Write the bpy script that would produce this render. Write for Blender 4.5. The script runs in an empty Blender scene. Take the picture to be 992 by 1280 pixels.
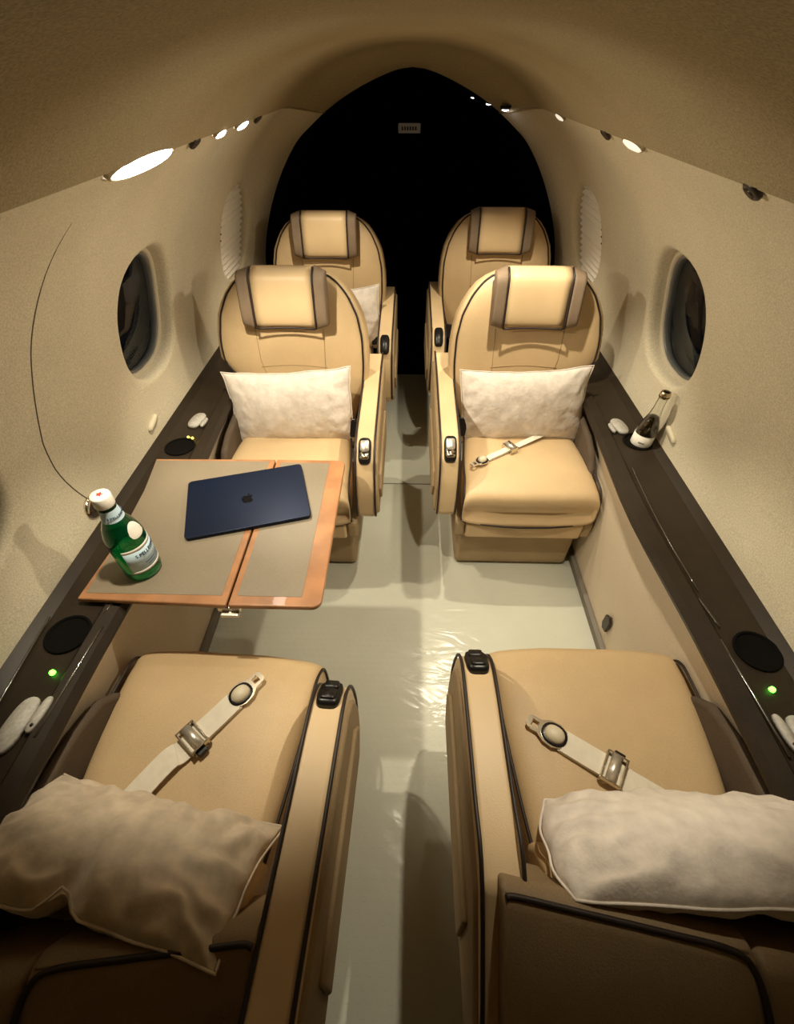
import bpy, bmesh, math, random
from math import sin, cos, pi, radians as R
from mathutils import Vector, Matrix, noise
random.seed(7)
C = bpy.context.scene.collection
sc = bpy.context.scene

# ------------------------------------------------------------------ camera, world, exposure
cam = bpy.data.cameras.new('camera'); cam.sensor_width = 36; cam.lens = 575/1280*36
cam.clip_start = .02
co = bpy.data.objects.new('camera', cam); C.objects.link(co)
co.location = (0, 0, 1.425); co.rotation_euler = (R(90-44.5), 0, R(1.4)); sc.camera = co
w = bpy.data.worlds.new('night'); sc.world = w; w.use_nodes = True
w.node_tree.nodes['Background'].inputs[0].default_value = (.02, .024, .035, 1)
w.node_tree.nodes['Background'].inputs[1].default_value = .05
vs = sc.view_settings; vs.view_transform = 'Standard'; vs.look = 'None'; vs.gamma = 1; vs.exposure = 0.95
vs.use_curve_mapping = False

def lamp(name, kind, loc, power, col=(1, .80, .52), size=.03, target=None, angle=100, blend=.6, parent=None):
    l = bpy.data.lights.new(name, kind); l.energy = power; l.color = col
    l.shadow_soft_size = size
    if kind == 'SPOT': l.spot_size = R(angle); l.spot_blend = blend
    o = bpy.data.objects.new(name, l); C.objects.link(o); o.location = loc
    if target:
        d = Vector(target)-Vector(loc); o.rotation_euler = d.to_track_quat('-Z', 'Y').to_euler()
    return o
WARM = (1, .885, .67)
# reading spots set in the headliner over the seats, added wash spots along the seam, unseen themselves, to brighten the opposite walls
lamp('reading_lamp', 'SPOT', (.27, .66, 1.405), 13.5, WARM, .012, (.33, .66, 0), 82, .42)
lamp('reading_lamp', 'SPOT', (.27, 1.36, 1.39), 15.5, WARM, .012, (.33, 1.36, 0), 88, .55)
lamp('reading_lamp', 'SPOT', (-.445, .66, 1.27), 10.5, WARM, .012, (-.32, .66, 0), 86, .45)
lamp('reading_lamp', 'SPOT', (-.440, 1.15, 1.27), 13, WARM, .012, (-.26, 1.33, 0), 94, .6)
for s in (-1, 1):
    lamp('reading_lamp', 'SPOT', (s*.31, 1.90, 1.36), 10, WARM, .012, (s*.36, 2.08, 0), 84, .5)
    lamp('wall_fill', 'SPOT', (s*.43, .80, 1.27), 9, WARM, .02, (-s*.72, 1.02, .80), 90, 1)
    lamp('wall_fill', 'SPOT', (s*.43, 1.55, 1.27), 6, WARM, .02, (-s*.70, 1.58, .70), 96, 1)

# ------------------------------------------------------------------ materials
def mat(name, col, rough=.5, metal=0, bump=0, bscale=200, var=0, vscale=8, coat=0, sheen=0, emit=0, trans=0, ior=1.45, spec=.5, bdist=.002, detail=3, grain=0, gscale=500):
    m = bpy.data.materials.new(name); m.use_nodes = True; nt = m.node_tree; b = nt.nodes['Principled BSDF']
    I = b.inputs
    I['Base Color'].default_value = (*col, 1); I['Roughness'].default_value = rough; I['Metallic'].default_value = metal
    I['Coat Weight'].default_value = coat; I['Sheen Weight'].default_value = sheen; I['IOR'].default_value = ior
    I['Transmission Weight'].default_value = trans; I['Specular IOR Level'].default_value = spec
    if emit: I['Emission Color'].default_value = (*col, 1); I['Emission Strength'].default_value = emit
    tc = nt.nodes.new('ShaderNodeTexCoord')
    last = None
    def noise_mul(scale, amt, det, prev):
        n = nt.nodes.new('ShaderNodeTexNoise'); n.inputs['Scale'].default_value = scale; n.inputs['Detail'].default_value = det
        nt.links.new(tc.outputs['Object'], n.inputs['Vector'])
        mr = nt.nodes.new('ShaderNodeMapRange'); mr.inputs[1].default_value = .3; mr.inputs[2].default_value = .7
        mr.inputs[3].default_value = 1-amt; mr.inputs[4].default_value = 1+amt
        nt.links.new(n.outputs['Fac'], mr.inputs[0])
        mx = nt.nodes.new('ShaderNodeVectorMath'); mx.operation = 'SCALE'
        if prev is None: mx.inputs[0].default_value = col
        else: nt.links.new(prev, mx.inputs[0])
        nt.links.new(mr.outputs[0], mx.inputs['Scale'])
        return mx.outputs[0]
    if var: last = noise_mul(vscale, var, 4, last)
    if grain: last = noise_mul(gscale, grain, 1, last)
    if last is not None: nt.links.new(last, I['Base Color'])
    if bump:
        n = nt.nodes.new('ShaderNodeTexNoise'); n.inputs['Scale'].default_value = bscale; n.inputs['Detail'].default_value = detail
        nt.links.new(tc.outputs['Object'], n.inputs['Vector'])
        bp = nt.nodes.new('ShaderNodeBump'); bp.inputs['Strength'].default_value = bump; bp.inputs['Distance'].default_value = bdist
        nt.links.new(n.outputs['Fac'], bp.inputs['Height']); nt.links.new(bp.outputs[0], I['Normal'])
    return m

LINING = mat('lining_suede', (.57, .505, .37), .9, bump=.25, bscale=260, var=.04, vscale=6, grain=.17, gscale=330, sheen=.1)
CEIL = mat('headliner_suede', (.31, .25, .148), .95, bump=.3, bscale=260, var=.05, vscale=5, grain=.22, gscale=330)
LOWER = mat('sidewall_leather', (.60, .50, .37), .7, bump=.15, bscale=300, grain=.08, gscale=400)
LEATHER = mat('tan_leather', (.58, .42, .235), .5, bump=.22, bscale=420, var=.06, vscale=9, grain=.06, gscale=500)
LEATHER2 = mat('tan_leather_smooth', (.64, .47, .27), .45, bump=.15, bscale=420, var=.05, vscale=9)
SIDEBROWN = mat('brown_suede', (.09, .064, .042), .85, bump=.2, bscale=380, var=.12, vscale=14, grain=.12, gscale=400)
WING = mat('taupe_leather', (.19, .135, .088), .7, bump=.2, bscale=420, var=.08, vscale=20, grain=.08, gscale=500)
BACKLEATHER = mat('shaded_tan_leather', (.25, .175, .095), .62, bump=.25, bscale=380, var=.10, vscale=9, grain=.10, gscale=450)  # near backrest leather, darkened so the shade sits in its colour
PIPE = mat('dark_piping', (.022, .014, .012), .5)
STITCH = mat('stitching', (.36, .25, .13), .7)
BASE = mat('pedestal_leather', (.36, .26, .145), .7, bump=.2, bscale=300, var=.08, vscale=10, grain=.08, gscale=400)
LEDGE = mat('dark_walnut_laminate', (.024, .0165, .010), .45, var=.15, vscale=18, spec=.3, grain=.15, gscale=350, bump=.05, bscale=300)
GLOSSBROWN = mat('glossy_dark_moulding', (.05, .038, .026), .16, coat=1)
BLACK = mat('black_plastic', (.008, .007, .007), .35)
BLACKM = mat('black_matte', (.004, .0035, .003), .9, spec=.1)
CHROME = mat('chrome', (.72, .66, .56), .16, 1)
STEEL = mat('brushed_metal', (.75, .71, .63), .38, .8)
GREYPLATE = mat('grey_speckled_plate', (.42, .40, .36), .55, var=.18, vscale=160)
WEB = mat('cream_webbing', (.76, .70, .58), .75, bump=.3, bscale=700, var=.05, vscale=60)
WOOD = mat('cherry_wood_edge', (.37, .175, .078), .36, var=.22, vscale=16, coat=.4)
INLAY = mat('taupe_table_leather', (.225, .185, .130), .42, bump=.15, bscale=500, var=.05, vscale=10, grain=.07, gscale=500)
NAVY = mat('midnight_aluminium', (.007, .0145, .040), .34, .5, grain=.3, gscale=420)
NAVYD = mat('midnight_dark_logo', (.003, .004, .008), .18, .4)
PILLOW = mat('cream_velvet', (.73, .66, .59), .72, bump=.5, bscale=60, var=.11, vscale=38, sheen=.45, bdist=.004)
PILLOW2 = mat('champagne_velvet', (.56, .46, .34), .65, bump=.5, bscale=50, var=.20, vscale=30, sheen=.45, bdist=.004)
DARKFLOOR = mat('aft_floor_unlit', (.006, .0055, .005), .95, spec=.05)  # aft floor painted near-black where it fades into the dark
AFT = mat('aft_unlit_black', (.0035, .0028, .002), .95, spec=.03)  # near-black colour stands in for the missing light on the aft walls
LENS = mat('lamp_lens', (1, .95, .82), .3, emit=9)
LENSLOW = mat('dim_lamp_lens', (1, .92, .76), .3, emit=.38)
LENSCOOL = mat('aft_lamp_lens', (.93, .92, 1), .3, emit=7)
GREEN = mat('green_led', (.12, 1, .05), .3, emit=4)
AMBER = mat('amber_led', (1, .75, .08), .3, emit=2.5)
GASPER = mat('dark_nozzle', (.03, .02, .013), .4)
COVER = mat('cream_cover_plastic', (.66, .59, .44), .45)
SHADE = mat('pleated_shade_cloth', (.80, .75, .66), .85)
FRAMEW = mat('window_reveal', (.50, .44, .33), .5)
GLASSRIM = mat('window_seal', (.12, .12, .115), .3)
GBOT = mat('green_glass', (.0, .30, .09), .05, trans=.92, ior=1.5)
CLEARG = mat('clear_glass', (.95, .97, .95), .03, trans=1, ior=1.45)
DRINK = mat('dark_drink', (.10, .06, .02), .05, trans=.75, ior=1.34)
LABELB = mat('pale_blue_label', (.50, .66, .74), .5, var=.06, vscale=60)
LABELW = mat('white_label', (.78, .74, .66), .5, var=.05, vscale=80)
LABELT = mat('label_ink', (.03, .05, .12), .5)
CAPW = mat('white_cap', (.80, .76, .68), .4)
CAPRED = mat('red_star', (.45, .05, .04), .4)
GOLD = mat('pale_gold_cap', (.60, .48, .30), .25, 1)
PANE = mat('night_window_glass', (.85, .9, .95), .02, trans=1, ior=1.1)
nt = PANE.node_tree; nt.nodes.clear()
_o = nt.nodes.new('ShaderNodeOutputMaterial'); _m = nt.nodes.new('ShaderNodeMixShader'); _t = nt.nodes.new('ShaderNodeBsdfTransparent'); _g = nt.nodes.new('ShaderNodeBsdfGlossy'); _f = nt.nodes.new('ShaderNodeMapRange'); _w = nt.nodes.new('ShaderNodeLayerWeight'); _w.inputs[0].default_value = .5
_f.inputs[1].default_value = .3; _f.inputs[3].default_value = .03; _f.inputs[4].default_value = .10; nt.links.new(_w.outputs['Facing'], _f.inputs[0]); _g.inputs['Roughness'].default_value = .0; _t.inputs[0].default_value = (.8, .85, .88, 1)
nt.links.new(_f.outputs[0], _m.inputs[0]); nt.links.new(_t.outputs[0], _m.inputs[1]); nt.links.new(_g.outputs[0], _m.inputs[2]); nt.links.new(_m.outputs[0], _o.inputs[0])
SIGNP = mat('sign_plate', (.34, .25, .15), .6, emit=.05)
SIGNI = mat('sign_ink', (.10, .06, .04), .6)
SEAMD = mat('joint_shadow_gap', (.10, .08, .055), .9)
SKIRT = mat('skirting_strip', (.16, .14, .11), .6)

def floor_mat():
    m = bpy.data.materials.new('vinyl_under_clear_film'); m.use_nodes = True; nt = m.node_tree; b = nt.nodes['Principled BSDF']
    L = nt.links; N = nt.nodes
    tc = N.new('ShaderNodeTexCoord')
    n = N.new('ShaderNodeTexNoise'); n.inputs['Scale'].default_value = 5; n.inputs['Detail'].default_value = 4
    L.new(tc.outputs['Object'], n.inputs['Vector'])
    cr = N.new('ShaderNodeValToRGB'); cr.color_ramp.elements[0].color = (.50, .50, .41, 1); cr.color_ramp.elements[1].color = (.60, .60, .50, 1)
    L.new(n.outputs['Fac'], cr.inputs[0]); L.new(cr.outputs[0], b.inputs['Base Color'])
    b.inputs['Roughness'].default_value = .55
    b.inputs['Coat Weight'].default_value = .55; b.inputs['Coat Roughness'].default_value = .2
    # coin-stud relief
    sp = N.new('ShaderNodeSeparateXYZ'); L.new(tc.outputs['Object'], sp.inputs[0])
    def m1(op, a, v=None, bb=None):
        x = N.new('ShaderNodeMath'); x.operation = op
        if hasattr(a, 'links'): L.new(a, x.inputs[0])
        else: x.inputs[0].default_value = a
        if v is not None: x.inputs[1].default_value = v
        if bb is not None: L.new(bb, x.inputs[1])
        return x.outputs[0]
    rowi = m1('FLOOR', m1('MULTIPLY', sp.outputs[1], 48.))
    off = m1('MULTIPLY', m1('MODULO', rowi, 2.), .5)
    fx = m1('SUBTRACT', m1('FRACT', m1('ADD', m1('MULTIPLY', sp.outputs[0], 42.), None, off)), .5)
    fy = m1('SUBTRACT', m1('FRACT', m1('MULTIPLY', sp.outputs[1], 48.)), .5)
    d = m1('SQRT', m1('ADD', m1('MULTIPLY', fx, None, fx), None, m1('MULTIPLY', fy, None, fy)))
    ring = m1('LESS_THAN', d, .36)
    wr = N.new('ShaderNodeTexNoise'); wr.inputs['Scale'].default_value = 7; wr.inputs['Detail'].default_value = 2; wr.inputs['Distortion'].default_value = 1.2
    mp = N.new('ShaderNodeMapping'); mp.inputs['Scale'].default_value = (.8, 1.9, 1); mp.inputs['Rotation'].default_value = (0, 0, .4)
    L.new(tc.outputs['Object'], mp.inputs[0]); L.new(mp.outputs[0], wr.inputs['Vector'])
    b1 = N.new('ShaderNodeBump'); b1.inputs['Strength'].default_value = .7; b1.inputs['Distance'].default_value = .001; L.new(ring, b1.inputs['Height'])
    b2 = N.new('ShaderNodeBump'); b2.inputs['Strength'].default_value = .3; b2.inputs['Distance'].default_value = .02; L.new(wr.outputs['Fac'], b2.inputs['Height'])
    L.new(b1.outputs[0], b2.inputs['Normal'])
    L.new(b2.outputs[0], b.inputs['Coat Normal']); L.new(b1.outputs[0], b.inputs['Normal'])
    return m
FLOOR = floor_mat()

# ------------------------------------------------------------------ mesh helpers
def obj(name, vf, m, parent=None, smooth=True, bevel=0, seg=3, sub=0, recalc=True):
    me = bpy.data.meshes.new(name); v, f = vf
    me.from_pydata([tuple(p) for p in v], [], f)
    if recalc:
        bm = bmesh.new(); bm.from_mesh(me); bmesh.ops.recalc_face_normals(bm, faces=bm.faces); bm.to_mesh(me); bm.free()
    me.materials.append(m)
    for p in me.polygons: p.use_smooth = smooth
    o = bpy.data.objects.new(name, me); C.objects.link(o)
    if parent: o.parent = parent
    if bevel:
        b = o.modifiers.new('bevel', 'BEVEL'); b.width = bevel; b.segments = seg; b.limit_method = 'ANGLE'; b.angle_limit = R(25); b.harden_normals = True
    if sub:
        s = o.modifiers.new('sub', 'SUBSURF'); s.levels = sub; s.render_levels = sub
    return o
def tag(o, label=None, cat=None, group=None, kind=None):
    if label: o['label'] = label
    if cat: o['category'] = cat
    if group: o['group'] = group
    if kind: o['kind'] = kind
    return o
def thing(name, label, cat, loc=(0, 0, 0), rz=0, group=None, rot=None):
    o = bpy.data.objects.new(name, None); o.empty_display_size = .05; C.objects.link(o); o.location = loc
    o.rotation_euler = rot if rot else (0, 0, rz)
    return tag(o, label, cat, group)
def dup(root, loc, rz, label):
    r = root.copy(); C.objects.link(r); r.location = loc; r.rotation_euler = (0, 0, rz); r['label'] = label
    for ch in list(root.children):
        c = ch.copy(); C.objects.link(c); c.parent = r
        for g in list(ch.children):
            d = g.copy(); C.objects.link(d); d.parent = c
    return r
def join(*vfs):
    V, F = [], []
    for v, f in vfs:
        k = len(V); V += list(v); F += [tuple(i+k for i in q) for q in f]
    return V, F
def hexa(x0, x1, y0, y1, z0, z1):
    v = [(x0, y0, z0), (x1, y0, z0), (x1, y1, z0), (x0, y1, z0), (x0, y0, z1), (x1, y0, z1), (x1, y1, z1), (x0, y1, z1)]
    return v, [(0, 3, 2, 1), (4, 5, 6, 7), (0, 1, 5, 4), (1, 2, 6, 5), (2, 3, 7, 6), (3, 0, 4, 7)]
def prism(poly, a, b, axis='x'):
    n = len(poly)
    P = {'x': lambda t, p: (t, p[0], p[1]), 'y': lambda t, p: (p[0], t, p[1]), 'z': lambda t, p: (p[0], p[1], t)}[axis]
    v = [P(a, p) for p in poly]+[P(b, p) for p in poly]
    f = [tuple(range(n)), tuple(range(2*n-1, n-1, -1))]+[(i, (i+1) % n, n+(i+1) % n, n+i) for i in range(n)]
    return v, f
def loft(rings, cap=True):
    n = len(rings[0]); v = [p for r in rings for p in r]; f = []
    for k in range(len(rings)-1):
        for i in range(n): f.append((k*n+i, k*n+(i+1) % n, (k+1)*n+(i+1) % n, (k+1)*n+i))
    if cap: f += [tuple(range(n)), tuple(range((len(rings)-1)*n, len(rings)*n))]
    return v, f
def grid(fn, nu, nv):
    v = [fn(i/nu, j/nv) for i in range(nu+1) for j in range(nv+1)]
    return v, [(i*(nv+1)+j, (i+1)*(nv+1)+j, (i+1)*(nv+1)+j+1, i*(nv+1)+j+1) for i in range(nu) for j in range(nv)]
def se(a, b, p=4, n=32):
    out = []
    for i in range(n):
        t = 2*pi*(i+.5)/n; c, s = cos(t), sin(t)
        out.append((a*math.copysign(abs(c)**(2/p), c), b*math.copysign(abs(s)**(2/p), s)))
    return out
def tube(pts, r, n=8, closed=False, cap=True):
    P = [Vector(p) for p in pts]; rings = []; m = len(P); up = None
    for i in range(m):
        a = P[(i-1) % m] if (closed or i > 0) else P[i]; b = P[(i+1) % m] if (closed or i < m-1) else P[i]
        t = (b-a).normalized()
        if up is None: up = Vector((0, 0, 1)) if abs(t.z) < .9 else Vector((0, 1, 0))
        s = t.cross(up)
        if s.length < 1e-4: s = t.orthogonal()
        s.normalize(); up = s.cross(t).normalized()
        rr = r[i] if isinstance(r, (list, tuple)) else r
        rings.append([P[i]+s*cos(2*pi*k/n)*rr+up*sin(2*pi*k/n)*rr for k in range(n)])
    if closed: rings.append(rings[0]); return loft(rings, False)
    return loft(rings, cap)
def smooth_path(pts, n=6, closed=False):
    P = [Vector(p) for p in pts]; m = len(P); out = []
    for i in range(m if closed else m-1):
        p0 = P[(i-1) % m] if (closed or i > 0) else P[i]*2-P[i+1]
        p1 = P[i]; p2 = P[(i+1) % m]; p3 = P[(i+2) % m] if (closed or i < m-2) else P[i+1]*2-P[i]
        for k in range(n):
            t = k/n; out.append(.5*((2*p1)+(p2-p0)*t+(2*p0-5*p1+4*p2-p3)*t*t+(3*p1-p0-3*p2+p3)*t**3))
    if not closed: out.append(P[-1])
    return out
def lathe(prof, n=32, c=(0, 0)):
    return loft([[(c[0]+r*cos(2*pi*i/n), c[1]+r*sin(2*pi*i/n), z) for i in range(n)] for r, z in prof], True)
def interp(tab, t):
    for (a, b), (c, d) in zip(tab, tab[1:]):
        if t <= c: return b+(d-b)*(0 if c == a else max(0, (t-a)/(c-a)))
    return tab[-1][1]
def sstep(a, b, x):
    t = min(1, max(0, (x-a)/(b-a))); return t*t*(3-2*t)
def xf(vf, M): return [M @ Vector(p) for p in vf[0]], vf[1]
def boolean(o, cutters):
    for c in cutters:
        m = o.modifiers.new('cut', 'BOOLEAN'); m.object = c; m.operation = 'DIFFERENCE'; m.solver = 'EXACT'
    dg = bpy.context.evaluated_depsgraph_get(); dg.update()
    me = bpy.data.meshes.new_from_object(o.evaluated_get(dg)); o.modifiers.clear(); o.data = me
    for c in cutters: bpy.data.objects.remove(c)

# ------------------------------------------------------------------ cabin shell
Y0, Y1 = -.9, 2.55
LIN = [(.768, .585), (.773, .68), (.768, .78), (.752, .88), (.725, .98), (.685, 1.08), (.63, 1.17), (.558, 1.245), (.48, 1.303)]
ARC = [(.735, .585), (.732, .68), (.712, .78), (.678, .88), (.632, .98), (.572, 1.08), (.50, 1.17), (.43, 1.225), (.362, 1.272)]
CEI = [(.472, 1.300), (.40, 1.362), (.30, 1.415), (.19, 1.450), (.09, 1.466), (0, 1.470)]
CAR = [(.362, 1.272), (.29, 1.312), (.21, 1.348), (.13, 1.378), (.06, 1.398), (0, 1.405)]
def curve(tab, t):
    P = [Vector((a, b, 0)) for a, b in tab]; x = t*(len(P)-1); i = min(len(P)-2, int(x)); u = x-i
    p1, p2 = P[i], P[i+1]; p0 = P[i-1] if i > 0 else 2*p1-p2; p3 = P[i+2] if i+2 < len(P) else 2*p2-p1
    q = .5*((2*p1)+(p2-p0)*u+(2*p0-5*p1+4*p2-p3)*u*u+(3*p1-p0-3*p2+p3)*u**3)
    return q.x, q.y
def lin(y, t, s, out=0):
    k = sstep(2.28, 2.55, y); a = curve(LIN, t); b = curve(ARC, t)
    return (s*(a[0]+(b[0]-a[0])*k+out), y, a[1]+(b[1]-a[1])*k)
WZ, WA, WB = 3.22/8, .178, .205/.118/8      # window centre on the curve, half width in y, half height in t
WY = [.46, 1.325, 2.20]
def wall(s, name):
    NY, NT = 69, 40; dy = (Y1-Y0)/NY; V, F, idx = [], [], {}
    def vid(i, j):
        if (i, j) not in idx: idx[(i, j)] = len(V); V.append(lin(Y0+i*dy, j/NT, s))
        return idx[(i, j)]
    wins = []
    for wy in WY:
        ic = round((wy-Y0)/dy); wins.append((ic-5, ic+5, round((WZ-WB)*NT)-2, round((WZ+WB)*NT)+2, wy))
    for i in range(NY):
        for j in range(NT):
            if any(a <= i < b and c <= j < d for a, b, c, d, _ in wins): continue
            F.append((vid(i, j), vid(i+1, j), vid(i+1, j+1), vid(i, j+1)))
    rim = []
    for a, b, c, d, wy in wins:
        loop = [(i, c) for i in range(a, b)]+[(b, j) for j in range(c, d)]+[(i, d) for i in range(b, a, -1)]+[(a, j) for j in range(d, c, -1)]
        prev = [vid(*q) for q in loop]; n = len(loop)
        par = []
        for (i, j) in loop:
            y, t = Y0+i*dy, j/NT; th = math.atan2((t-WZ)/WB, (y-wy)/WA)
            p = 2.5; cx, sx = cos(th), sin(th)
            e = (math.copysign(abs(cx)**(2/p), cx), math.copysign(abs(sx)**(2/p), sx))
            par.append((y, t, wy+WA*e[0], WZ+WB*e[1], e))
        stages = [(.4, 0), (.75, 0), (.93, .0), (1, .003), (1.03, .012), (1.04, .025), (1.05, .045)]
        for f_, out in stages:
            cur = []
            for (y, t, yo, to, e) in par:
                if f_ <= 1: yy, tt = y+(yo-y)*f_, t+(to-t)*f_
                else: yy, tt = yo-(yo-wy)*(f_-1), to-(to-WZ)*(f_-1)
                cur.append(len(V)); V.append(lin(yy, tt, s, out))
            for k in range(n): F.append((prev[k], prev[(k+1) % n], cur[(k+1) % n], cur[k]))
            prev = cur
        rim.append((wy, [V[k] for k in prev]))
    o = obj(name, (V, F), LINING); o['kind'] = 'structure'
    return o, rim
WALLS = {}
win_no = 1
for s, nm in ((-1, 'wall_left'), (1, 'wall_right')):
    wl, rims = wall(s, nm); WALLS[s] = wl
    for k, (wy, ring) in enumerate(rims):
        c = sum((Vector(p) for p in ring), Vector())/len(ring)
        def scl(f_, dx): return [c+(Vector(p)-c)*f_+Vector((s*dx, 0, 0)) for p in ring]
        fr = obj('window_%d' % win_no, loft([scl(1.02, -.004), scl(.97, -.006), scl(.94, -.001), scl(.93, .012), scl(1.04, .012)], False), FRAMEW); fr['kind'] = 'structure'; win_no += 1
        obj('window_seal', loft([scl(.94, .003), scl(.90, .0), scl(.885, .006), scl(.885, .02)], False), GLASSRIM, fr)
        a, b = scl(.90, .012), scl(.90, .017); n = len(a)
        obj('pane', ([*a, *b], [tuple(range(n)), tuple(range(2*n-1, n-1, -1))]+[(i, (i+1) % n, n+(i+1) % n, n+i) for i in range(n)]), PANE, fr, smooth=False)
        if k == 2:   # pleated blind
            V, F = [], []; NP = 28; z0 = min(p[2] for p in ring); z1 = max(p[2] for p in ring)
            rows = []
            for q in range(NP+1):
                z = z0+(z1-z0)*q/NP; ys = sorted(p[1] for p in ring if abs(p[2]-z) < .03) or [c.y-.02, c.y+.02]
                xs = [p[0] for p in ring if abs(p[2]-z) < .03] or [c.x]
                dx = -.022-(.012 if q % 2 else 0)
                xa = sum(xs)/len(xs)+s*dx
                rows.append([(xa, ys[0], z), (xa, max(ys[0]+.005, ys[-1]-.022), z)])
            for r_ in rows: V += r_
            F = [(2*q, 2*q+1, 2*q+3, 2*q+2) for q in range(NP)]
            obj('pleated_blind', (V, F), SHADE, fr, smooth=False)
# ceiling
def ceil(y, u):      # u 0..1 left to right
    k = sstep(2.28, 2.55, y); s = -1 if u < .5 else 1; t = u*2 if u < .5 else 2-u*2
    a, b = curve(CEI, t), curve(CAR, t); return (s*(a[0]+(b[0]-a[0])*k), y, a[1]+(b[1]-a[1])*k)
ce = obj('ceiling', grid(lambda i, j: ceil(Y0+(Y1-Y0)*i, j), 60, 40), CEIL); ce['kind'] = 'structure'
for s in (-1, 1):    # rolled edge where headliner meets side lining
    nm = 'trim_1' if s < 0 else 'trim_2'
    t_ = obj(nm, tube([Vector(lin(Y0+(Y1-Y0)*i/50, .992, s, 0)) for i in range(51)], .004, 8), CEIL); t_['kind'] = 'structure'
fl = obj('floor', grid(lambda i, j: (-.70+1.4*i, -.9+3.6*j, 0), 4, 4), FLOOR, smooth=False); fl['kind'] = 'structure'
tag(obj('floor_joint', hexa(-.70, .70, 1.637, 1.642, -.002, .0012), SKIRT, fl), 'thin dark joint across the floor')
# front bulkhead behind the camera, lower side panels, skirting
wf = obj('wall_front', hexa(-.85, .85, -.98, -.9, 0, 1.5), LINING, smooth=False); wf['kind'] = 'structure'
for s, sd in ((-1, 'left'), (1, 'right')):
    lp = obj('lower_panel', prism([(s*.665, 0), (s*.659, .12), (s*.651, .42), (s*.647, .552), (s*.72, .556), (s*.80, .2), (s*.78, 0)], -.9, 2.55, 'y'), LOWER, WALLS[s], smooth=False, bevel=.008)
    bb = obj('baseboard_'+sd, prism([(s*.668, 0), (s*.655, .003), (s*.646, .05), (s*.66, .055)], -.9, 2.55, 'y'), SKIRT, smooth=False); bb['kind'] = 'structure'
# curved panel joint on the side lining, ahead of the second window
for s in (-1,):
    pts = []
    for i in range(31):
        t = .01+.83*i/30; z = lin(0, t, s)[2]; y = .765+.22*max(0, z-.85)+.6*max(0, z-1.02)**1.6+.9*max(0, .80-z)**1.6
        pts.append(Vector(lin(y, t, s, -.0004)))
    obj('panel_joint', tube(pts, [.0013*min(1, (30-i)/8+.15) for i in range(31)], 6), SEAMD, WALLS[s])
# aft compartment, unlit, its darkness also painted into the colours
aft_pts = [(x, z) for x, z in ARC]+[(x, z) for x, z in CAR[1:]]
full = [(-x, z) for x, z in reversed(aft_pts[:-1])]; full = full[::-1]; prof = [(-.73, 0)]+[(-x, z) for x, z in aft_pts]+[(x, z) for x, z in reversed(aft_pts[:-1])]+[(.73, 0)]
n = len(prof)
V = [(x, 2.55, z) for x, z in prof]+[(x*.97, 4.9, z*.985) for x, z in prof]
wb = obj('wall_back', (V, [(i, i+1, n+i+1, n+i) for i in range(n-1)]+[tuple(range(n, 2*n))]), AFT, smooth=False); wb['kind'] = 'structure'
cl = obj('trim_3', hexa(-.73, .73, 2.7, 4.9, -.01, .003), DARKFLOOR, smooth=False); cl['kind'] = 'structure'

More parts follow.
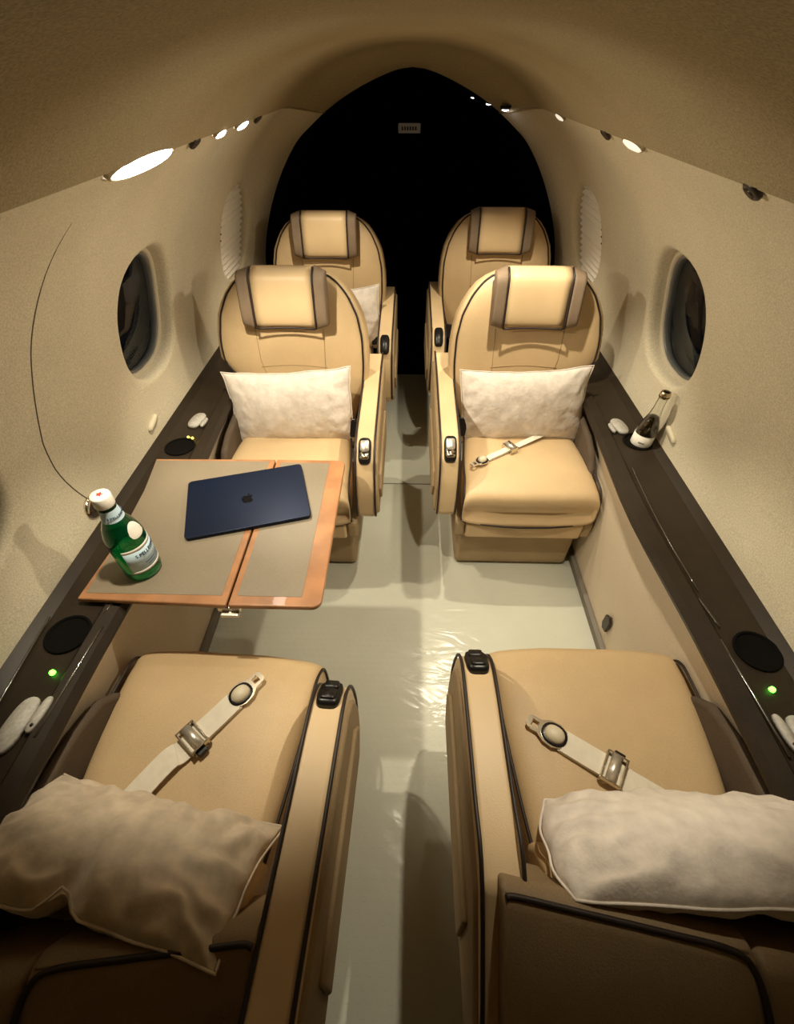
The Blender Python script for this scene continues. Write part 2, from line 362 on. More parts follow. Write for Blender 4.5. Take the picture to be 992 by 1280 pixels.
# ------------------------------------------------------------------ side ledges with cup holders
HOLES = {-1: [(-.688, .482), (-.690, 1.125)], 1: [(.708, .478), (.716, 1.185)]}
def rounded_plate(cx, cy, a, b, z0, z1, p=2.6, rz=0, n=28):
    ring = se(a, b, p, n); c_, s_ = cos(rz), sin(rz)
    def T(f_, z): return [(cx+f_*(x*c_-y*s_), cy+f_*(x*s_+y*c_), z) for x, y in ring]
    return loft([T(1, z0), T(1, z0+(z1-z0)*.6), T(.94, z1)])
for s, sd in ((-1, 'left'), (1, 'right')):
    t = thing('side_ledge', 'long glossy dark brown ledge along the %s wall' % sd, 'ledge', group='side ledges')
    prof = [(s*.616, .553), (s*.610, .568), (s*.619, .583), (s*.645, .588), (s*.654, .580), (s*.745, .582), (s*.775, .598), (s*.80, .598), (s*.80, .545), (s*.64, .545)]
    # gentle bulge of the inner edge along the cabin
    ys = [-.85+.1*i for i in range(34)]
    rings = []
    for y in ys:
        bul = -.022*math.exp(-((y-.88)/.30)**2)+.022*sstep(1.25, 2.2, y)
        rings.append([(x+s*bul*(1-sstep(.61, .70, abs(x))), y, z) for x, z in prof])
    lo = obj('ledge_top', loft(rings), LEDGE, t, smooth=False)
    cut = []
    for (hx, hy) in HOLES[s]:
        cut.append(obj('cut', [(Vector(p)) for p in lathe([(.040, .50), (.040, .70)], 32, (hx, hy))[0]] and lathe([(.040, .50), (.040, .70)], 32, (hx, hy)), BLACK, None, smooth=False))
    boolean(lo, cut)
    for k, (hx, hy) in enumerate(HOLES[s]):
        ch = obj('cup_holder', lathe([(.0405, .5815), (.0445, .583), (.0445, .585), (.041, .586), (.0385, .583), (.037, .52), (.010, .518)], 32, (hx, hy)), BLACKM, t)
    # raised shiny mouldings beside the holder
    for dx, ya, yb in ((-.052, .28, .50), (-.052, .53, .60), (.047, .30, .52)):
        xx = abs(HOLES[s][0][0])+dx
        obj('moulding', tube([(s*(xx+.012*((y-ya)/(yb-ya))*(1 if dx < 0 else -1)*(-1)), y, .586) for y in [ya+(yb-ya)*i/6 for i in range(7)]], .0024, 8), GLOSSBROWN, t)
    for ya, yb in ((.62, 1.05),):
        obj('moulding', tube([(s*(.652-.008*sin(pi*(y-ya)/(yb-ya))), y, .586) for y in [ya+(yb-ya)*i/10 for i in range(11)]], .002, 8), GLOSSBROWN, t)
    tag(obj('indicator_light', lathe([(.0055, .583), (.005, .588), (.002, .590)], 12, (s*(.672 if s < 0 else .692), .398)), GREEN, t), 'small glowing green light')
    sp = obj('oval_grille', rounded_plate(s*(.680 if s < 0 else .702), .300, .020, .050, .582, .592, 2.6, s*.12), GREYPLATE, t); tag(sp, 'pale grey speckled oval plate')
    lv = obj('grille_lever', rounded_plate(s*(.648 if s < 0 else .670), .318, .0085, .033, .584, .593, 2.4, s*.12), GREYPLATE, t)
    obj('lever_dot', lathe([(.003, .592), (.003, .5945), (.001, .595)], 10, (s*(.648 if s < 0 else .670), .298)), BLACK, lv)
    sp2 = obj('oval_grille', rounded_plate(s*.682, 1.262, .021, .040, .582, .592, 2.6, s*.15), GREYPLATE, t); tag(sp2, 'pale grey speckled oval plate')
    obj('grille_lever', rounded_plate(s*.655, 1.25, .007, .024, .584, .592, 2.4, s*.1), GREYPLATE, t)
    if s < 0:
        for q in range(2):
            tag(obj('indicator_light', lathe([(.004, .583), (.0035, .587), (.001, .588)], 10, (-.666-.014*q, 1.168+.004*q)), AMBER, t), 'small amber light')

# small covers on the side lining and the outlet on the lower panel
def wall_cover(s, y, t, lab, a=.012, b=.035):
    p = Vector(lin(y, t, s)); ring = se(a, b, 2.6, 24)
    def T(f_, dx): return [(p.x-s*dx, p.y+y_*f_*.9+x_*f_*.4, p.z+x_*f_*.9+y_*f_*.15) for x_, y_ in ring]
    o = obj('wall_cover', loft([T(1, -.004), T(1, .006), T(.85, .010)]), COVER)
    tag(o, lab, 'cover', 'small oval covers on the side walls')
wall_cover(-1, 1.165, .075, 'small raised cream oval cover on left wall just above ledge behind table')
wall_cover(1, 1.13, .085, 'small raised cream oval cover on right wall beside the clear bottle')
o = obj('wall_cover', lathe([(.030, 0), (.030, .006), (.024, .010), (.010, .006), (.004, .006)], 24), CHROME)
o.rotation_euler = (0, R(90), 0); o.location = Vector(lin(.80, .07, -1, .002)); tag(o, 'round metal table-release disc on left wall behind green bottle', 'latch')
o = obj('floor_outlet', prism([(-.018, -.028), (.006, -.036), (.018, -.018), (.018, .020), (-.004, .036), (-.018, .022)], -.004, .006), GASPER, bevel=.003)
o.location = (.648, .815, .145); tag(o, 'small dark outlet low on the right side panel', 'outlet')

# ------------------------------------------------------------------ headliner lights and air nozzles
def frame_at(y, s, t=.985):
    a = Vector(lin(y-.02, t, s)); b = Vector(lin(y+.02, t, s)); f_ = (b-a).normalized()
    nrm = Vector((-s*.62, 0, -.78)); x = f_.cross(nrm).normalized(); nrm = x.cross(f_)
    return Matrix.Translation(Vector(lin(y, t, s))+nrm*.006) @ Matrix((x, f_, nrm)).transposed().to_4x4()
def seam_light(y, s, a, b, lens, lab, dim=False):
    t = thing('reading_light', lab, 'light', group='lights along the ceiling edge'); M = frame_at(y, s); t.matrix_world = M
    r0 = se(a, b, 2.2, 28)
    rg = lambda f_, z: [(x*f_, y_*f_, z) for x, y_ in r0]
    obj('bezel', loft([rg(1.10, -.006), rg(1.08, .001), rg(1.02, .002), rg(1.0, -.002)], False), CEIL, t)
    obj('lens', loft([rg(1.0, -.002), rg(.9, .003), rg(.5, .0055), rg(.1, .006)]), lens, t)
seam_light(1.035, -1, .025, .130, LENS, 'large glowing ceiling-edge light above the left window')
seam_light(1.50, -1, .013, .035, LENS, 'small glowing ceiling-edge light behind left nozzle, nearer of two')
seam_light(1.71, -1, .015, .05, LENS, 'small glowing ceiling-edge light on left side, farther of two')
seam_light(1.30, 1, .016, .055, LENSLOW, 'dim glowing ceiling-edge light above the right window')
seam_light(2.0, 1, .014, .045, LENSLOW, 'small dim ceiling-edge light on right side toward the rear')
def nozzle(y, s, lab):
    t = thing('air_nozzle', lab, 'vent', group='air nozzles along the ceiling edge'); t.matrix_world = frame_at(y, s)
    obj('nozzle_ring', lathe([(.017, -.004), (.017, .001), (.013, .004), (.010, .003), (.009, -.002), (.003, -.003)], 20), GASPER, t)
    obj('nozzle_core', lathe([(.006, -.002), (.006, .004), (.003, .005)], 14), GASPER, t)
nozzle(.60, -1, 'dark air nozzle at ceiling edge by the left margin')
nozzle(1.31, -1, 'dark air nozzle just behind the large left ceiling light')
nozzle(1.90, -1, 'dark air nozzle beyond the two small left ceiling lights')
nozzle(.80, 1, 'dark air nozzle at ceiling edge above right window, nearest right side')
nozzle(1.50, 1, 'dark air nozzle between the two right ceiling-edge lights')
for x, y, z, lab in ((.372, 2.44, 1.292, 'tiny white light at the dark aft arch, nearest of the three'), (.338, 2.70, 1.296, 'tiny white light in the dark aft ceiling, middle of the three'), (.335, 3.40, 1.288, 'tiny white light in the dark aft ceiling, farthest of the three')):
    t = thing('aft_light', lab, 'light', (x, y, z), group='tiny lights in the dark aft cabin')
    obj('bezel', lathe([(.022, .004), (.022, -.006), (.016, -.008), (.015, -.002)], 18), BLACK, t)
    obj('lens', lathe([(.015, -.003), (.013, -.010), (.003, -.013)], 18), LENSCOOL, t)
t = thing('exit_sign', 'small tan sign plate glowing faintly in the dark aft cabin', 'sign', (-.015, 4.05, 1.095))
obj('plate', hexa(-.075, .075, -.012, .012, -.026, .026), SIGNP, t, bevel=.006)
V, F = [], []
for i in range(6): V2, F2 = hexa(-.052+.018*i, -.042+.018*i, -.0135, -.011, -.010, .010); V, F = join((V, F), (V2, F2))
tag(obj('lettering', (V, F), SIGNI, t), 'faint illegible lettering', kind='stuff')

# ------------------------------------------------------------------ seats (local: faces -y, aisle arm on side a)
def back_part(a, y0, z0, th):
    """front-plane frame of the backrest"""
    ax = Vector((0, sin(th), cos(th))); fr = Vector((0, -cos(th), sin(th)))
    return lambda x, v, nn: Vector((x, y0, z0))+ax*v+fr*nn
WS = [(0, 1), (.08, .93), (.2, .80), (.37, .77), (.47, .96), (.52, 1), (1, 1)]   # the wall side is waisted to clear the ledge
BW = [(0, .185), (.08, .212), (.2, .238), (.35, .258), (.5, .265), (.65, .262), (.76, .247), (.85, .222), (.92, .188), (.965, .150), (.99, .11), (1, .08)]
def make_seat(a, label, reclined=False, ady=0, mz=0):
    t = thing('cabin_seat', label, 'seat', group='cabin seats')
    # pedestal, footrest band
    obj('pedestal', prism([(-.178, .0), (-.195, .03), (-.20, .22), (.20, .22), (.20, 0)], -.215, .215), BASE, t, bevel=.03, seg=4, smooth=True)
    fb = obj('footrest', prism([(-.228, .212), (-.250, .222), (-.254, .288), (-.240, .300), (-.12, .300), (-.12, .212)], -.20, .20), LEATHER, t, bevel=.014, seg=3)
    for e in (-1, 1):
        obj('footrest_end', prism([(-.212, .208), (-.24, .218), (-.244, .288), (-.225, .302), (.10, .302), (.10, .208)], e*.201, e*.238), BASE, t, bevel=.014)
    # seat pan
    rings = []
    st = [(-.236, .012, .338), (-.248, .036, .346), (-.254, .054, .354), (-.248, .066, .361), (-.230, .0735, .3665), (-.19, .079, .371), (-.12, .0815, .3745), (.0, .081, .3745), (.12, .079, .374), (.20, .078, .374), (.215, .02, .376)]
    for y, b, zc in st:
        hw = interp([(-.26, .222), (-.1, .216), (.21, .180)], y)*(1 if b > .04 else .97)
        rings.append([(x, y-.02*max(0, 1-abs(x)/.3)*(1 if y < -.2 else 0), zc+z) for x, z in se(hw, b, 6, 48)])
    obj('seat_cushion', loft(rings), LEATHER, t)
    for e in (-1, 1):   # piping of the pan, both sides
        pts = [(e*.221, -.246, .305), (e*.223, -.254, .34), (e*.222, -.250, .40), (e*.220, -.228, .430), (e*.217, -.19, .442), (e*.2145, -.1, .4475), (e*.200, .06, .445), (e*.182, .19, .442)]
        obj('cushion_piping', tube(smooth_path(pts, 6), .0034, 6), PIPE, t)
    obj('cushion_piping', tube(smooth_path([(-.21, -.252, .302), (-.1, -.268, .299), (0, -.272, .298), (.1, -.268, .299), (.21, -.252, .302)], 6), .0035, 6), PIPE, t)
    # aisle armrest: slab with curved front
    ap = [(.40, .300), (.40, .60), (.24, .602), (.06, .588), (-.10, .578), (-.165, .566), (-.205, .535), (-.230, .48), (-.243, .40), (-.236, .325), (-.20, .285), (0, .275)]
    ap = [(y+ady, z) for y, z in ap]; x0, x1 = a*.240, a*.306
    if a > 0 and reclined: ap[0], ap[1], ap[2] = (.42, .30), (.42, .40), (.205, .585)
    arm = obj('armrest', prism(ap, x0, x1), LEATHER2, t, bevel=.012, seg=4)
    tag(obj('armrest_side', prism([(y*.95+.008, .295+(z-.295)*.90) for y, z in ap], a*.296, a*.3135), BASE, arm, bevel=.009, seg=3), 'darker outer side panel')
    obj('side_pouch', prism([(y+ady, z) for y, z in [(.22, .33), (.21, .46), (.02, .452), (-.16, .446), (-.185, .40), (-.15, .33)]], a*.311, a*.322), BASE, arm, bevel=.008, seg=3)
    for xx in (a*.243, a*.304):
        pts = [(xx, y, z) for y, z in ap[1:10]]
        P = smooth_path(pts, 5); cY = Vector((xx, .03+ady, .42))
        obj('armrest_piping', tube([p+(p-cY).normalized()*.0005 for p in P], .0034, 6), PIPE, arm)
    # recline lever in the front curve of the arm
    M = Matrix.Translation((a*.273, -.182+ady, .556)) @ Matrix.Rotation(R(38), 4, 'X')
    lv = obj('recline_lever', xf(rounded_plate(0, 0, .023 if reclined else .020, .036 if reclined else .043, -.012, .006, 4), M), BLACK, arm)
    obj('lever_button', xf(join(rounded_plate(0, .014, .0145, .018, .003, .011, 5)), M), STEEL if not reclined else BLACK, lv)
    obj('lever_button', xf(join(rounded_plate(0, -.018, .0145, .012, .003, .012, 5)), M), CHROME if not reclined else BLACK, lv)
    # wall-side armrest, dark suede
    obj('wall_armrest', prism([(.25, .27), (.26, .54), (.1, .528), (-.04, .515), (-.11, .49), (-.15, .44), (-.155, .36), (-.13, .28)], -a*.1985, -a*.2215), SIDEBROWN, t, bevel=.012, seg=4)
    # buckle on its short stalk
    if not reclined:
      bk = obj('belt_buckle', hexa(-.016, .016, -.011, .011, -.03, .035), BLACK, t, bevel=.005)
      bk.location = (a*.213, .048, .482); bk.rotation_euler = (R(-25), R(-a*8), 0)
    if not reclined:
        th = R(8.5); y0, z0, L = .175, .365, .590
        F_ = back_part(a, y0, z0, th); rings = []
        for v in [0, .03, .08, .14, .2, .28, .36, .44, .52, .6, .68, .76, .82, .87, .92, .955, .98, .995, 1]:
            hw = interp(BW, v); d = interp([(0, .045), (.1, .062), (.3, .070), (.6, .064), (.85, .052), (.95, .040), (1, .016)], v)
            ring = []
            for x, nn in se(hw, d, 3.6, 48):
                if x*a < 0: x *= interp(WS, v)
                wingf = .018*(abs(x)/.26)**2.2 if nn > 0 else 0           # slight side wings
                ring.append(F_(x, v*L, nn+wingf-.03))
            rings.append(ring)
        br = obj('backrest', loft(rings), LEATHER, t)
        def fp(x, v, lift=.0):
            if x*a < 0: x *= interp(WS, v)
            hw = interp(BW, v)*(interp(WS, v) if x*a < 0 else 1); d = interp([(0, .045), (.1, .062), (.3, .070), (.6, .064), (.85, .052), (.95, .040), (1, .016)], v)
            q = min(1, abs(x)/hw); nn = d*(1-q**3.6)**(1/3.6) if q < 1 else 0
            return F_(x, v*L, nn+.018*(abs(x)/.26)**2.2-.03+lift)
        ring = []
        vv = [.05, .1, .16, .24, .32, .4, .48, .56, .64, .7, .76, .81, .86, .90, .93, .95]
        for v in vv: ring.append(fp(-(interp(BW, v)*.93), v, .001))
        for x in (-.13, -.06, 0, .06, .13): ring.append(fp(x, .965, .001))
        for v in reversed(vv): ring.append(fp(interp(BW, v)*.93, v, .001))
        for x in (.10, 0, -.10): ring.append(fp(x, .03, .001))
        obj('backrest_piping', tube(smooth_path(ring, 3, True), .0036, 6, True), PIPE, br)
        for e in (-1, 1):
            obj('stitching', tube([fp(e*(.105+.012*q/10), .10+.60*q/10, .0002) for q in range(11)], .0014, 5), STITCH, br)
        obj('stitching', tube([fp(-.118+.0236*q,   .475+.012*sin(pi*q/10), .0002) for q in range(11)], .0016, 5), STITCH, br)
        # headrest: centre pad and two wings
        hy = .865*L
        def hp(x, v, nn): return F_(x, hy+v, nn+.032)
        def slab(x0, x1, taper, tk, h0, h1, bulge=0):
            rr = []
            for q in range(9):
                x = x0+(x1-x0)*q/8; f_ = 1-taper*q/8; cyl = .016*(abs(x)/.15)**2
                pts = []
                for u, nn in se((h1-h0)/2*f_, tk*(1 if 0 < q < 8 else .8), 4, 28):
                    v = (h0+h1)/2+u; roll = -.9*max(0, v-.055)**2/.1
                    pts.append(hp(x, v, nn+roll*3+cyl+.012))
                rr.append(pts)
            return loft(rr)
        hr = obj('headrest', slab(-.098, .098, 0, .026, -.088, .088), LEATHER2, t)
        for e in (-1, 1):
            tag(obj('headrest_wing', slab(e*.101, e*.140, .14, .030, -.094, .090), WING, hr), 'darker taupe end of the headrest')
            obj('headrest_piping', tube([hp(e*.0995, v, .012+.0265+.016*(.0995/.15)**2-(.9*max(0, v-.055)**2/.1*3)) for v in [-.09+.178*q/10 for q in range(11)]], .0034, 6), PIPE, hr)
        obj('headrest_piping', tube([hp(-.097+.194*q/10, -.090, .032+.012*(abs(-1+q/5))**2) for q in range(11)], .0032, 6), PIPE, hr)
    else:
        # laid-back backrest: lower boxing, ridge piping, main panel and wall-side bolster (ridge runs back toward the wall)
        def slant(prof, xa, xb, n=6):
            rr = []
            for q in range(n+1):
                x = xa+(xb-xa)*q/n; k = (x-a*.27)/(-a*.28)
                rr.append([(x, y+.045*k, z-.012*k) for y, z in prof])
            return loft(rr)
        xa, xb = a*(.281 if a > 0 else .243), -a*.045
        ry = .195+ady*.3
        p = [(.165, .415), (ry-.05, .50), (ry-.012, .592), (ry+.004, .604), (ry+.02, .603), (ry+.10, .560), (ry+.30, .43), (ry+.30, .40), (.25, .42)]  # top slopes down backward so the panel stays dark
        br = obj('backrest', slant(p, xa, xb), BACKLEATHER, t, bevel=.012, seg=4)
        kx = lambda x: (x-a*.27)/(-a*.28)
        pts = [(x, ry+.012+.045*kx(x)+dy, .6045-.012*kx(x)+dz) for x, dy, dz in ((xa-a*.006, .004, -.001), (xa-a*.02, 0, 0), (a*.17, 0, 0), (a*.07, 0, 0), (xb+a*.03, .002, .001), (xb+a*.006, .018, -.006), (xb, .06, -.024), (xb, .12, -.062))]
        obj('backrest_piping', tube(smooth_path(pts, 6), .0042, 8), PIPE, br)
        p2 = [(y+(.012 if 1 < i < 5 else 0), z-(.004 if i > 3 else 0)) for i, (y, z) in enumerate(p)]
        obj('backrest_bolster', slant(p2, xb-a*.003, -a*.187), BACKLEATHER, br, bevel=.024, seg=5)
        obj('lumbar_band', prism([(.12, .43), (.135, .49), (.172, .55), (.20, .55), (.20, .43)], a*.20, -a*.20), LEATHER, t, bevel=.02, seg=4)
    return t

mid_r = make_seat(-1, 'tan leather seat on right with bright white pillow and loose belt')
mid_r.location = (.412, 1.352, 0)
mid_l = make_seat(1, 'tan leather seat on left behind the fold-out table')
mid_l.location = (-.402, 1.335, 0)
dup(mid_r, (.408, 2.17, 0), 0, 'rearmost right tan leather seat against the dark aft cabin')
dup(mid_l, (-.372, 2.09, 0), 0, 'rearmost left tan leather seat against the dark aft cabin')
near_r = make_seat(1, 'nearest right tan leather seat, laid back, facing away', True, .025)
near_r.location = (.423, .300, 0); near_r.rotation_euler = (0, 0, pi)
near_l = make_seat(-1, 'nearest left tan leather seat, laid back, facing away', True, .055)
near_l.location = (-.416, .268, 0); near_l.rotation_euler = (0, 0, pi-R(2.5))

# ------------------------------------------------------------------ seat belts (lie on the cushions)
def ribbon(pts, width, thick=.0016):
    P = [Vector(p) for p in pts]; rings = []
    for i, p in enumerate(P):
        d = (P[min(i+1, len(P)-1)]-P[max(i-1, 0)]).normalized(); s_ = d.cross(Vector((0, 0, 1))).normalized(); u = s_.cross(d)
        rings.append([p+s_*width/2+u*thick, p-s_*width/2+u*thick, p-s_*width/2-u*thick, p+s_*width/2-u*thick])
    return loft(rings)
def belt(name_label, tip, end, ztip, zend, wd=.040, sc_=1.0, tilt=0):
    tip, end = Vector((*tip, ztip)), Vector((*end, zend)); d = (tip-end).normalized(); L = (tip-end).length
    ang = math.atan2(d.y, d.x)
    t = thing('seat_belt', name_label, 'belt', tip, ang, 'cream lap belts'); adj = .166
    # local +x runs toward the tip; origin at the tip
    pts = [(-L-.06, 0, zend-ztip-.004), (-L, 0, zend-ztip), (-L*.7, .004, (zend-ztip)*.6+.008), (-.195, 0, .006), (-.15, 0, .006), (-.085, 0, .004), (-.066, 0, .005)]
    obj('strap', ribbon(smooth_path(pts, 5), wd), WEB, t, smooth=False)
    obj('strap_fold', ribbon([(-.172, 0, .0115), (-.12, 0, .0085), (-.07, 0, .0080)], wd*.98), WEB, t, smooth=False)
    # tongue: slotted plate with domed boss
    out = [(-.052, -.013), (-.040, -.0185), (-.026, -.017), (-.014, -.010), (0, -.0095), (.004, -.006), (.004, .006), (0, .0095), (-.014, .010), (-.026, .017), (-.040, .0185), (-.052, .013)]
    inn = [(-.013, -.0055), (-.003, -.0055), (-.003, .0055), (-.013, .0055)]
    bm = bmesh.new()
    def fl_(z): return [bm.verts.new((x, y, z)) for x, y in out], [bm.verts.new((x, y, z)) for x, y in inn]
    o0, i0 = fl_(.006); o1, i1 = fl_(.009)
    for O, I, fl2 in ((o0, i0, 1), (o1, i1, 0)):
        lnk = [(0, O[4], 0), ]
        bm.faces.new([O[3], O[4], I[1], I[0]]); bm.faces.new([O[4], O[5], O[6], O[7], I[2], I[1]]); bm.faces.new([O[7], O[8], I[3], I[2]])
        bm.faces.new([O[8], O[9], O[10], O[11], O[0], O[1], O[2], O[3], I[0], I[3]])
    for A, B in ((o0, o1), (i0, i1)):
        for i in range(len(A)): bm.faces.new([A[i], A[(i+1) % len(A)], B[(i+1) % len(A)], B[i]])
    bmesh.ops.recalc_face_normals(bm, faces=bm.faces); me = bpy.data.meshes.new('tongue'); bm.to_mesh(me); bm.free(); me.materials.append(CHROME)
    tg = bpy.data.objects.new('tongue', me); C.objects.link(tg); tg.parent = t; tg.scale = (1.38*sc_, 1.38*sc_, 1.15)
    obj('boss', loft([[(-.037+x*f_, y*f_, z) for x, y in se(.0145, .0125, 2.2, 20)] for f_, z in ((1, .008), (.97, .013), (.75, .018), (.4, .0205), (.1, .021))]), COVER, tg)
    obj('boss_collar', loft([[(-.037+x*f_, y*f_, z) for x, y in se(.0145, .0125, 2.2, 20)] for f_, z in ((1.3, .008), (1.28, .0105), (1.02, .011))], False), BLACK, tg)
    # adjuster: open frame and roller
    aj = obj('adjuster', join(hexa(-.128, -.124, -.027, .027, .004, .020), hexa(-.096, -.092, -.027, .027, .004, .018), hexa(-.128, -.092, -.027, -.0235, .004, .021), hexa(-.128, -.092, .0235, .027, .004, .021)), CHROME, t, bevel=.0012, seg=2)
    aj.scale = (1.12*sc_, 1.08*sc_, 1.1); aj.location = (-.166+.110*1.12*sc_, 0, 0)
    obj('roller', tube([(-.109, -.0235, .016), (-.109, .0235, .016)], .0085, 14), STEEL, aj)
    obj('adjuster_tab', hexa(-.122, -.104, -.036, -.027, .004, .013), BLACK, aj, bevel=.002)
    return t
belt('cream lap belt with chrome tongue on the nearest left seat', (-.311, .458), (-.50, .205), .4555, .463, .045)
belt('cream lap belt with chrome tongue on the nearest right seat', (.262, .378), (.50, .225), .4555, .463, .045)
belt('thin cream lap belt lying across the middle right seat cushion', (.222, 1.208), (.55, 1.43), .456, .463, .022, .8)

# ------------------------------------------------------------------ pillows
def pillow(label, M, a, b, T, m, seed, bend=0, notch=None, sag=0, rnd=0, wrk=.08):
    NU, NV = 40, 28; V, F = [], []
    def pt(i, j, side):
        u, v = -1+2*i/NU, -1+2*j/NV
        u2, v2 = sin(u*pi/2)*.35+u*.65, sin(v*pi/2)*.35+v*.65
        x = a*u2*(1-.055*(1-v2*v2)); y = b*v2*(1-.10*(1-u2*u2))
        th = T*max(0, (1-abs(u2)**2.6)*(1-abs(v2)**2.2))**.55
        n_ = noise.noise(Vector((x*9+seed, y*9, side*3.))); n2 = noise.noise(Vector((x*28+seed, y*22, side*5.+seed)))
        edge = max(abs(u2), abs(v2)); wr = (edge**3)*(1-edge**6)
        ang = math.atan2(v2, u2)
        th *= 1+.16*n_+.07*n2
        th += T*wrk*wr*sin(ang*13+seed+6*n_+4*n2)
        k_ = 1-rnd*(u2*u2*v2*v2); x *= k_; y *= k_
        z = side*max(0, th) + bend*(u2*u2)*1.0 + sag*(v2*v2)
        x += .006*n2*edge; y += .006*noise.noise(Vector((x*14, y*14, seed+9)))
        if notch:
            g = math.exp(-((u2-notch[0])/.085)**2)*sstep(-.25, 1, v2*notch[1]); y -= notch[1]*.018*g; z -= side*T*.50*g
        return M @ Vector((x, y, z))
    idx = {}
    for side in (1, -1):
        for i in range(NU+1):
            for j in range(NV+1):
                bd = i in (0, NU) or j in (0, NV)
                if side == -1 and bd: idx[(i, j, -1)] = idx[(i, j, 1)]; continue
                idx[(i, j, side)] = len(V); V.append(pt(i, j, side))
        for i in range(NU):
            for j in range(NV): F.append((idx[(i, j, side)], idx[(i+1, j, side)], idx[(i+1, j+1, side)], idx[(i, j+1, side)]))
    c = M.translation.copy()
    t = thing('throw_pillow', label, 'pillow', c, group='cream throw pillows')
    V = [p-c for p in V]
    bd = [idx[(i, 0, 1)] for i in range(NU)]+[idx[(NU, j, 1)] for j in range(NV)]+[idx[(i, NV, 1)] for i in range(NU, 0, -1)]+[idx[(0, j, 1)] for j in range(NV, 0, -1)]
    obj('pillow_body', (V, F), m, t, sub=1)
    obj('seam', tube([V[k] for k in bd], .0022, 6, True), m, t)
    return t
def place(c, xdir, ydir):
    x = Vector(xdir).normalized(); y = Vector(ydir); y = (y-x*y.dot(x)).normalized(); z = x.cross(y)
    return Matrix.Translation(c) @ Matrix((x, y, z)).transposed().to_4x4()
pillow('bright cream lumbar pillow upright on the middle right seat', place((.405, 1.425, .555), (1, 0, .05), (-.02, .22, 1)), .222, .134, .052, PILLOW, 1.3)
pillow('cream lumbar pillow upright on the left seat behind the table', place((-.405, 1.405, .550), (1, .0, .06), (-.04, .22, 1)), .222, .134, .052, PILLOW, 4.1)
pillow('white pillow partly hidden on the rearmost left seat', place((-.345, 2.165, .552), (1, 0, .08), (0, .22, 1)), .222, .140, .05, PILLOW, 7.7)
pillow('creased champagne velvet pillow on nearest left seat', place((-.432, .126, .548), (.985, -.165, .0), (.10, -.84, .50)), .222, .108, .056, PILLOW2, 2.2, notch=(-.10, 1), wrk=.4)
pillow('pale cream pillow lying across nearest right seat', place((.455, .154, .566), (1, -.01, .09), (0, -.80, .55)), .240, .102, .060, PILLOW, 5.9, rnd=.14, wrk=.3)

# ------------------------------------------------------------------ fold-out table
t = thing('fold_out_table', 'fold-out table with taupe leather top and cherry wood edges', 'table', (0, 0, 0))
TZ = .586
def rrect(x0, x1, y0, y1, r, corners=(1, 1, 1, 1), n=6):
    out = []
    for (cx, cy, a0, on) in ((x1-r, y0+r, -90, corners[0]), (x1-r, y1-r, 0, corners[1]), (x0+r, y1-r, 90, corners[2]), (x0+r, y0+r, 180, corners[3])):
        if on: out += [(cx+r*cos(R(a0+90*k/n)), cy+r*sin(R(a0+90*k/n))) for k in range(n+1)]
        else: out.append({-90: (x1, y0), 0: (x1, y1), 90: (x0, y1), 180: (x0, y0)}[a0])
    return out
lf1 = obj('table_leaf', prism(rrect(-.372, -.174, .546, 1.046, .022, (1, 1, 0, 0)), TZ+.003, TZ+.0165, 'z'), WOOD, t, bevel=.004, seg=3)
obj('leather_inlay', prism(rrect(-.357, -.218, .571, 1.030, .004), TZ+.010, TZ+.0172, 'z'), INLAY, lf1, smooth=False)
lf2 = obj('table_leaf', prism([(-.376, .546), (-.376, 1.046), (-.722, 1.040), (-.700, .9), (-.690, .70), (-.700, .556)], TZ+.003, TZ+.0165, 'z'), WOOD, t, bevel=.004, seg=3)
obj('leather_inlay', prism([(-.391, .571), (-.391, 1.034), (-.717, 1.031), (-.698, .9), (-.686, .70), (-.686, .571)], TZ+.010, TZ+.0172, 'z'), INLAY, lf2, smooth=False)
obj('table_latch', join(hexa(-.40, -.35, .548, .570, TZ-.012, TZ+.003), hexa(-.392, -.352, .536, .550, TZ-.016, TZ-.008)), STEEL, t, bevel=.003)
obj('hinge', hexa(-.3765, -.3715, .555, 1.04, TZ-.002, TZ+.006), BLACK, t)
for y in (.62, .97):
    obj('support_rail', hexa(-.585, -.30, y-.012, y+.012, TZ-.016, TZ+.003), STEEL, t, bevel=.003)
TT = TZ+.0172
# laptop
t = thing('laptop', 'closed midnight blue laptop lying on the fold-out table', 'laptop', (-.409, .866, TT), R(16.6))
obj('laptop_base', prism(rrect(-.150, .150, -.1065, .1065, .010), .001, .0072, 'z'), NAVY, t, bevel=.0015, seg=3)
lid = obj('laptop_lid', prism(rrect(-.151, .151, -.1075, .1075, .011), .0078, .0122, 'z'), NAVY, t, bevel=.0015, seg=3)
body = [(.02, .28), (.14, .33), (.28, .33), (.40, .26), (.46, .19), (.375, .10), (.34, -.02), (.36, -.13), (.42, -.22), (.49, -.26), (.44, -.40), (.36, -.52), (.27, -.61), (.19, -.62), (.10, -.585), (.02, -.57), (-.07, -.585), (-.16, -.62), (-.25, -.60), (-.35, -.48), (-.44, -.30), (-.48, -.10), (-.47, .08), (-.41, .21), (-.31, .30), (-.20, .33), (-.09, .30)]
leaf = [(.01, .37), (.13, .42), (.19, .50), (.20, .62), (.09, .57), (.02, .48)]
LS = .030
obj('fruit_emblem', join(prism([(x*LS, y*LS) for x, y in body], .0120, .01245, 'z'), prism([(x*LS, y*LS) for x, y in leaf], .0120, .01245, 'z')), NAVYD, lid, smooth=False)
obj('hinge_bar', hexa(-.12, .12, .1035, .107, .0055, .0085), BLACK, t)
for x in (-.13, .13):
    for y in (-.09, .09): obj('rubber_foot', lathe([(.006, 0), (.006, .0015)], 12, (x, y)), BLACK, t)

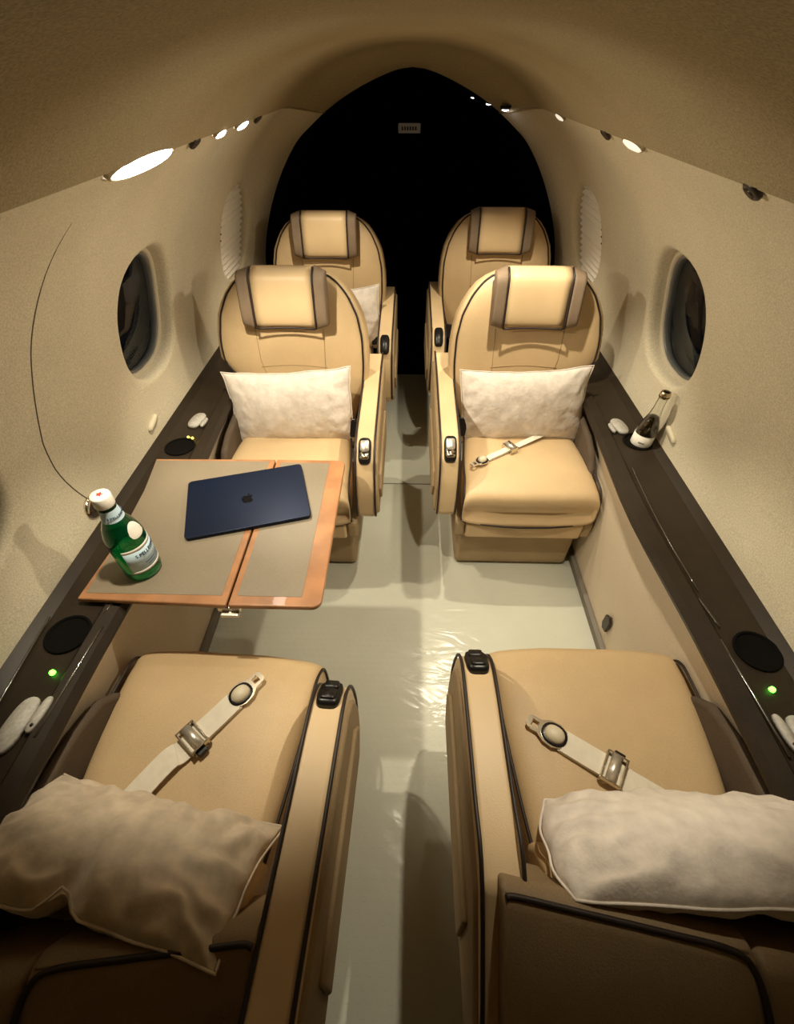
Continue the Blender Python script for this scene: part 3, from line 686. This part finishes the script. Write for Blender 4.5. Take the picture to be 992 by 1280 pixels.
# ------------------------------------------------------------------ bottles
def text_wrap(body, size, rad, z, ang0, m, name, parent, th=.0004, squash=1.0):
    cu = bpy.data.curves.new('t', 'FONT'); cu.body = body; cu.size = size; cu.align_x = 'CENTER'; cu.resolution_u = 2; cu.extrude = th
    to = bpy.data.objects.new('t', cu); C.objects.link(to)
    dg = bpy.context.evaluated_depsgraph_get(); dg.update()
    me = bpy.data.meshes.new_from_object(to.evaluated_get(dg)); bpy.data.objects.remove(to)
    bm = bmesh.new(); bm.from_mesh(me)
    bmesh.ops.triangulate(bm, faces=bm.faces)
    for v in bm.verts:
        an = ang0+v.co.x*squash/rad; r_ = rad+.0003+v.co.z; v.co = Vector((r_*cos(an), r_*sin(an), z+v.co.y))
    bm.to_mesh(me); bm.free(); me.materials.clear(); me.materials.append(m); me.name = name
    o = bpy.data.objects.new(name, me); C.objects.link(o); o.parent = parent
    return o
def band(rad, z0, z1, a0, a1, n=24, th=.0004, shape=None):
    rings = []
    for i in range(n+1):
        an = a0+(a1-a0)*i/n; lo, hi = (z0, z1) if not shape else shape(i/n, z0, z1)
        rings.append([(r_*cos(an), r_*sin(an), z) for r_, z in ((rad+th, lo), (rad+th, hi), (rad-.0002, hi), (rad-.0002, lo))])
    return loft(rings)
t = thing('water_bottle', 'green glass water bottle with pale blue label on table', 'bottle', (-.588, .640, TT)); t.scale = (1.17, 1.17, 1.0)
gp = [(.010, .002), (.026, .0005), (.0325, .004), (.0335, .012), (.0335, .108), (.032, .122), (.027, .142), (.0200, .160), (.0160, .176), (.0145, .192), (.0142, .204)]
obj('glass_body', lathe(gp, 40), GBOT, t)
gi = [(.010, .006), (.025, .0045), (.0300, .008), (.0312, .014), (.0312, .107), (.0298, .120), (.025, .140), (.0182, .158)]
obj('water', lathe(gi, 32), mat('water', (.55, .95, .75), .02, trans=1, ior=1.33), t)
fa = math.atan2(-.640, .588)+.72
lb = obj('front_label', band(.0336, .028, .098, fa-1.35, fa+1.35), LABELB, t)
obj('label_stripe', band(.0338, .028, .034, fa-1.35, fa+1.35), LABELW, lb)
obj('label_stripe', band(.0338, .090, .098, fa-1.35, fa+1.35), LABELW, lb)
text_wrap('S.PELLEGRINO', .0125, .0341, .072, fa+.12, LABELT, 'label_text', lb, squash=.80)
obj('label_text_line', band(.0340, .050, .0515, fa-.5, fa+.7), LABELT, lb)
obj('label_text_line', band(.0340, .043, .0440, fa-.4, fa+.6), LABELT, lb)
star = []
for k in range(10): star.append(((.0075 if k % 2 == 0 else .0035)*cos(pi/2+k*pi/5), (.0075 if k % 2 == 0 else .0035)*sin(pi/2+k*pi/5)))
V = [(.0342*cos(fa+.1+x/.0342), .0342*sin(fa+.1+x/.0342), .062+z) for x, z in star]
BP = [(0, .0336), (.108, .0337), (.122, .0322), (.142, .0272), (.16, .0202), (.2, .0150)]
def shoulder(i, j):
    q = -1+2*i; zz = .134+(j-.5)*.036*max(.0, 1-abs(q)**2.2)**.5-.004*q*q; an = fa+.52*q
    return ((interp(BP, zz)+.0008)*cos(an), (interp(BP, zz)+.0008)*sin(an), zz)
sh = obj('shoulder_label', grid(shoulder, 16, 8), LABELW, t)
nl = obj('neck_label', loft([[(r_*cos(2*pi*i/32), r_*sin(2*pi*i/32), z) for i in range(32)] for r_, z in ((.0188, .165), (.0167, .176), (.0150, .192))], False), LABELB, t)
text_wrap('S.PELLEGRINO', .0075, .0176, .174, fa, LABELT, 'label_text', nl)
cp = obj('bottle_cap', lathe([(.0158, .200), (.0162, .202), (.0162, .222), (.0150, .226), (.006, .2265)], 32), CAPW, t)
obj('cap_star', prism([(x*.9, y*.9) for x, y in star], .2262, .2270, 'z'), CAPRED, cp, smooth=False)

bx, by = HOLES[1][1]
t = thing('small_bottle', 'clear glass bottle of dark drink in right ledge cup holder', 'bottle', (bx+.006, by, .519), rot=(0, R(3), 0))
cpz = [(.010, .002), (.024, .001), (.0290, .005), (.0300, .014), (.0300, .105), (.0285, .120), (.023, .140), (.0165, .162), (.0135, .185), (.0125, .215), (.0130, .222)]
obj('glass_body', loft([[(r*cos(2*pi*i/40), r*sin(2*pi*i/40), z) for i in range(40)] for r, z in cpz+[(max(.004, r-.0018), max(z, .004)) for r, z in reversed(cpz)]]), CLEARG, t)
obj('drink', lathe([(.010, .005), (.024, .004), (.0268, .008), (.0277, .016), (.0277, .104), (.0262, .118), (.0206, .139), (.0150, .156), (.004, .1562)], 36), DRINK, t)
fb = math.atan2(-by, -bx)
lb = obj('front_label', band(.0302, .040, .098, fb-2.0, fb+2.0), LABELW, t)
obj('label_ornament', band(.0305, .074, .080, fb-.25, fb+.35), GREYPLATE, lb)
obj('bottle_cap', lathe([(.0140, .218), (.0146, .220), (.0146, .232), (.013, .236), (.004, .2365)], 28), GOLD, t)
obj('cap_band', lathe([(.0150, .2215), (.0150, .2245)], 28), BLACK, t)
